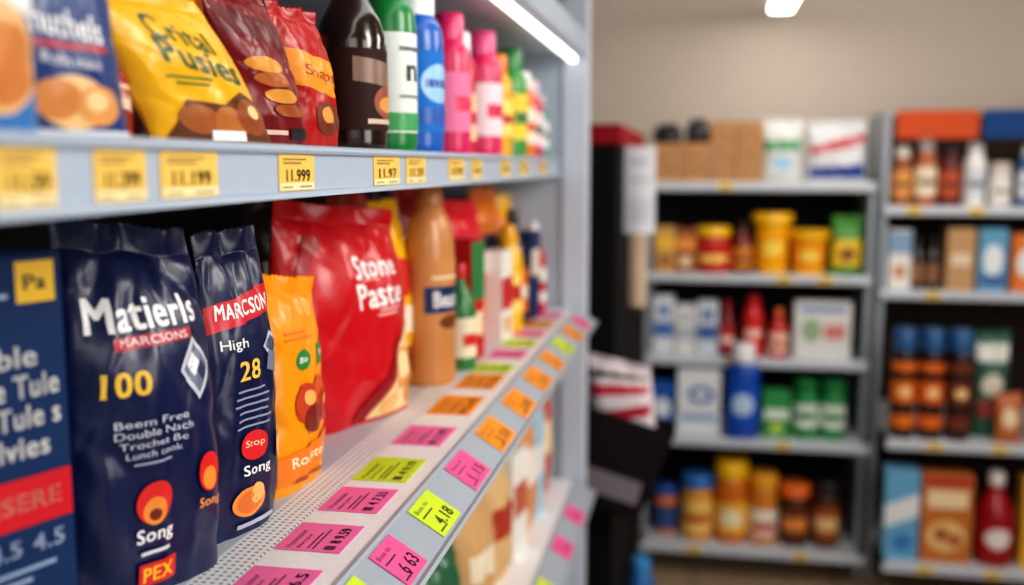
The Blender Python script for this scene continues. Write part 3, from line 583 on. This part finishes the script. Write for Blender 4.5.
rA = [(.823, .25, (150, 84, 44), (236, 230, 220), (230, 160, 90), 'amber bottle with white cap'), (.918, .28, (176, 100, 60), (240, 240, 240), (240, 226, 200), 'large amber bottle with white cap'), (1.013, .25, (96, 30, 26), (60, 26, 26), (190, 90, 60), 'dark red bottle with black cap'),
      (1.11, .26, (236, 236, 234), (244, 244, 244), (214, 220, 226), 'white bottle with white cap'), (1.21, .18, (226, 220, 214), (210, 200, 190), (240, 236, 230), 'short cream bottle with beige cap'), (1.32, .25, (60, 110, 170), (240, 240, 240), (230, 236, 244), 'blue bottle with white cap'), (1.43, .25, (180, 60, 50), (240, 240, 240), (240, 220, 210), 'red bottle with white cap')]
for x, h, c, cc, lc, lb in rA:
    bottle('medicine_bottle', lb, (x, bY, A), 0, .043, h, 'shampoo' if h > .2 else 'jar', c, cc, (.15, .58, lc), [('r', -.8, .35, .8, .6, tuple(int(v*.6) for v in lc))])
carton('tea_carton', 'white carton with blue top', (.825, bY, B), 0, .09, .25, .09, (236, 232, 228), [('r', -1, .6, 1, .97, (130, 160, 190)), ('e', 0, .3, .6, .12, (200, 150, 110))])
for x in (.905, .965):
    bottle('vinegar_bottle', 'small dark bottle with black cap', (x, bY, B), 0, .027, .22, 'sauce', (44, 34, 36), (28, 26, 28), (.12, .5, (150, 110, 80)), kind='gloss', group='small dark bottles')
carton('tea_carton', 'tall tan kraft paper carton', (1.065, bY, B), 0, .11, .26, .09, (196, 156, 112), [('r', -.7, .4, .7, .6, (230, 210, 180))])
carton('tea_carton', 'light blue carton with white picture', (1.19, bY, B), 0, .11, .26, .09, (110, 166, 200), [('e', 0, .5, .7, .25, (230, 236, 240)), ('r', -.8, .1, .8, .25, (40, 90, 150))])
carton('tea_carton', 'orange carton with white picture', (1.32, bY, B), 0, .11, .24, .09, (226, 130, 60), [('e', 0, .5, .7, .25, (230, 236, 240))])
carton('tea_carton', 'green carton with white picture', (1.45, bY, B), 0, .11, .25, .09, (80, 140, 90), [('e', 0, .5, .7, .25, (230, 236, 240))])
for x, lc in ((.81, (226, 120, 40)), (.915, (226, 110, 36)), (1.02, (120, 60, 40))):
    bottle('barbecue_sauce_bottle', 'tall dark sauce bottle with %s label and blue cap' % ('orange' if lc[0] > 200 else 'brown'), (x, 4.14, C_), 0, .047, .44, 'jar', (40, 18, 16), (40, 90, 140), (.1, .7, lc), [('r', -1.5, .2, 1.5, .38, (50, 22, 18)), ('r', -1.5, .72, 1.5, .86, (50, 22, 18)), ('e', 0, .55, .5, .08, (250, 210, 150))], kind='gloss', group='tall sauce bottles')
bag('coffee_bag', 'dark green coffee bag with white top', (1.15, 4.2, C_), 0, .14, .43, .08, (46, 92, 76), [('r', -.9, .72, .9, .88, (230, 232, 226)), ('e', 0, .5, .6, .1, (226, 220, 200)), ('r', -.8, .2, .8, .36, (150, 60, 50))], seed=41, nu=20, nv=24)
bag('snack_bag', 'orange brown snack bag', (1.20, 4.11, C_), 0, .10, .2, .05, (190, 110, 60), [('e', 0, .5, .6, .2, (240, 220, 180))], seed=42, nu=20, nv=24)
bottle('barbecue_sauce_bottle', 'tall dark sauce bottle with red label', (1.34, 4.14, C_), 0, .047, .41, 'jar', (48, 22, 18), (190, 40, 40), (.1, .7, (190, 50, 40)), kind='gloss')
carton('cereal_carton', 'light blue and white cereal carton', (.815, 4.11, D), 0, .13, .37, .09, (110, 174, 210), [('p', [(-1, .35), (1, .5), (1, .75), (-1, .6)], (230, 234, 240)), ('e', .1, .2, .6, .1, (60, 130, 200))])
carton('cereal_carton', 'orange brown cereal carton with biscuit picture', (.985, 4.11, D), 0, .19, .36, .09, (200, 120, 56), [('e', 0, .3, .8, .18, (236, 196, 130)), ('e', -.2, .32, .3, .08, (170, 96, 44)), ('e', .35, .26, .3, .08, (186, 108, 54)), ('r', -.8, .62, .8, .82, (246, 220, 180)), ('r', -.9, .88, .9, .97, (180, 50, 40))])
bottle('ketchup_bottle', 'large red ketchup bottle with white cap', (1.175, 4.12, D), 0, .072, .37, 'sauce', (156, 12, 22), (236, 232, 230), (.12, .5, (170, 20, 30)), [('e', 0, .5, .7, .3, (240, 230, 226))])
carton('cereal_carton', 'yellow cereal carton with red band', (1.36, 4.11, D), 0, .19, .36, .09, (240, 190, 60), [('e', 0, .35, .7, .18, (250, 236, 200)), ('r', -.8, .62, .8, .82, (190, 40, 40))])

# ============================================================ DARK END DISPLAY
dc = root('display_stand', 'black display stand with red top trim', 'display stand', (0, 0, 0))
boxobj('stand_body', dc, (-.90, -.245, 2.98, 4.20, 0, 1.84), M((14, 14, 17), 'wall'), .006)
boxobj('top_trim', dc, (-.91, -.235, 2.97, 4.21, 1.84, 1.90), M((150, 26, 36), 'board'), .006)
boxobj('kick_plate', dc, (-.89, -.246, 2.972, 2.979, .0, .12), M((70, 72, 78), 'metal'), .002)
def sheet(label, x0, x1, y, z0, z1, col, prints, yaw=0):
    w = x1-x0; h = z1-z0; n = 10
    mb = MB(); vs = []; fs = []
    cv = lambda x, z: .012*sin((x/w+.5)*pi)*(1-.5*z/h)
    for sd in (0, 1):
        o = len(vs)
        for j in range(n+1):
            for i in range(n+1):
                x = -w/2+w*i/n; z = h*j/n; vs.append((x, -cv(x, z)+.0006*sd, z))
        for j in range(n):
            for i in range(n):
                a = o+j*(n+1)+i; q = (a, a+1, a+n+2, a+n+1); fs.append(q if sd == 0 else q[::-1])
    mb.add(vs, fs, M(col, 'paper'))
    add_prints(mb, prints, w, h, lambda x, z, e: (x, -cv(x, z)-e, z), L=.02)
    o = mb.obj('paper_sign', None); o.location = ((x0+x1)/2, y, z0); o.rotation_euler = (0, 0, math.radians(yaw))
    tag(o, label, 'paper sign'); return o
sheet('pale grey paper notice fixed to the black stand', -.244, -.145, 3.25, 1.56, 1.84, (236, 238, 246), [('r', -.8, .8, .5, .84, (196, 200, 210)), ('r', -.8, .6, .8, .63, (196, 200, 210)), ('r', -.8, .12, .8, .4, (216, 220, 230))])
sheet('tan paper notice fixed to the black stand', -.244, -.185, 3.55, 1.28, 1.58, (214, 190, 164), [('r', -.8, .6, .8, .9, (196, 164, 140))])
bn = root('display_bin', 'black tilted display bin with pale label panel', 'display bin', (-.262, 2.895, .77))
bn.rotation_euler = (0, math.radians(16), 0)
mb = MB(); w0, w1, hh = .105, .13, .29
def fr(a, z0, a1, z1, d0, d1):
    return [(-a, -d0, z0), (a, -d0, z0), (a, d0, z0), (-a, d0, z0), (-a1, -d1, z1), (a1, -d1, z1), (a1, d1, z1), (-a1, d1, z1)]
o_ = fr(w0, 0, w1, hh, .05, .065); i_ = fr(w0-.004, .004, w1-.004, hh, .046, .061)
mb.add(o_+i_, [(3, 2, 1, 0), (0, 1, 5, 4), (1, 2, 6, 5), (2, 3, 7, 6), (3, 0, 4, 7), (8, 9, 10, 11), (12, 13, 9, 8), (13, 14, 10, 9), (14, 15, 11, 10), (15, 12, 8, 11), (4, 5, 13, 12), (5, 6, 14, 13), (6, 7, 15, 14), (7, 4, 12, 15)], M((30, 20, 26), 'board'))
mb.obj('bin_body', bn, smooth=False)
lp = boxobj('label_panel', bn, (-.085, .085, -.0685, -.0645, .05, .12), M((130, 122, 130), 'paper'), .001); lp['label'] = 'pale grey label panel'
boxobj('hook', bn, (-.06, -.045, .062, .085, .20, .26), M((90, 92, 98), 'metal'), .001)
bag('snack_bag', 'white packet with red and pink stripes in the bin', (-.205, 2.895, .93), 0, .19, .30, .05, (236, 226, 230), [('p', [(-.95, .30), (.9, .42), (.9, .52), (-.95, .42)], (190, 16, 50)), ('p', [(-.95, .58), (.9, .64), (.9, .74), (-.95, .70)], (200, 30, 70)), ('p', [(-.95, .78), (.9, .82), (.9, .87), (-.95, .85)], (60, 30, 40))], seed=51, nu=20, nv=24, lean=-.02, slope=.12)
bottle('floor_bottle', 'blue bottle with blue cap standing on the floor', (-.185, 3.55, .0003), 0, .05, .35, 'shampoo', (40, 110, 180), (60, 150, 220), (.16, .58, (200, 220, 240)), [('r', -.8, .3, .8, .6, (30, 80, 150))])

# ============================================================ LIGHTS
lf = root('ceiling_lamp', 'slim white suspended ceiling light fixture, switched on', 'ceiling lamp', (0, 0, 0))
boxobj('housing', lf, (.275, .385, 4.02, 4.75, 2.475, 2.51), M((225, 225, 225), 'metal'), .004)
boxobj('diffuser', lf, (.282, .378, 4.025, 4.745, 2.46, 2.475), emit((255, 250, 240), 9), .004)
for y in (4.2, 4.6): boxobj('hanger', lf, (.327, .333, y-.003, y+.003, 2.51, 2.62), M((180, 180, 180), 'metal'), 0)
def area(loc, tgt, sx, sy, p, col=(1, .95, .89)):
    l = bpy.data.lights.new('area', 'AREA'); l.shape = 'RECTANGLE'; l.size = sx; l.size_y = sy; l.energy = p; l.color = col
    o = bpy.data.objects.new('unseen_area_light', l); COL.objects.link(o); o.location = loc
    o.rotation_euler = (Vector(tgt)-Vector(loc)).to_track_quat('-Z', 'Y').to_euler()
area((2.3, .2, 2.3), (-.4, 1.2, 1.4), 1.2, 2.4, 42)  # unseen key light without a fixture, added to brighten the bag fronts
area((.75, 1.0, 2.58), (-.35, 1.2, 1.3), .35, 1.4, 25)  # unseen steeper light, added to lift the ticket ledge below the shelf
area((1.0, 2.3, 2.58), (-.2, 2.4, 1.2), .4, 1.4, 25)
area((.6, 3.3, 2.58), (.6, 4.8, 1.3), 2.0, .4, 21, (1, .93, .85))
area((.5, -.8, 2.4), (-.4, 1.2, 1.4), 1.0, 1.0, 9)
area((2.4, 3.2, 2.58), (1.4, 4.6, 1.2), 1.2, .5, 11, (1, .93, .85))
wd = bpy.data.worlds.new('World'); scn.world = wd; wd.use_nodes = True
wd.node_tree.nodes['Background'].inputs[0].default_value = (.94, .96, 1, 1)
wd.node_tree.nodes['Background'].inputs[1].default_value = .42

# ============================================================ CAMERA
cam = bpy.data.cameras.new('camera'); co = bpy.data.objects.new('camera', cam); COL.objects.link(co)
co.location = (0, 0, CZ)
co.rotation_euler = Vector((-.1852*.992, .9827*.992, -.1265)).to_track_quat('-Z', 'Y').to_euler()
cam.sensor_width = 36; cam.lens = 35.156; cam.clip_start = .01
cam.dof.use_dof = True; cam.dof.focus_distance = 1.05; cam.dof.aperture_fstop = 2.0
scn.camera = co
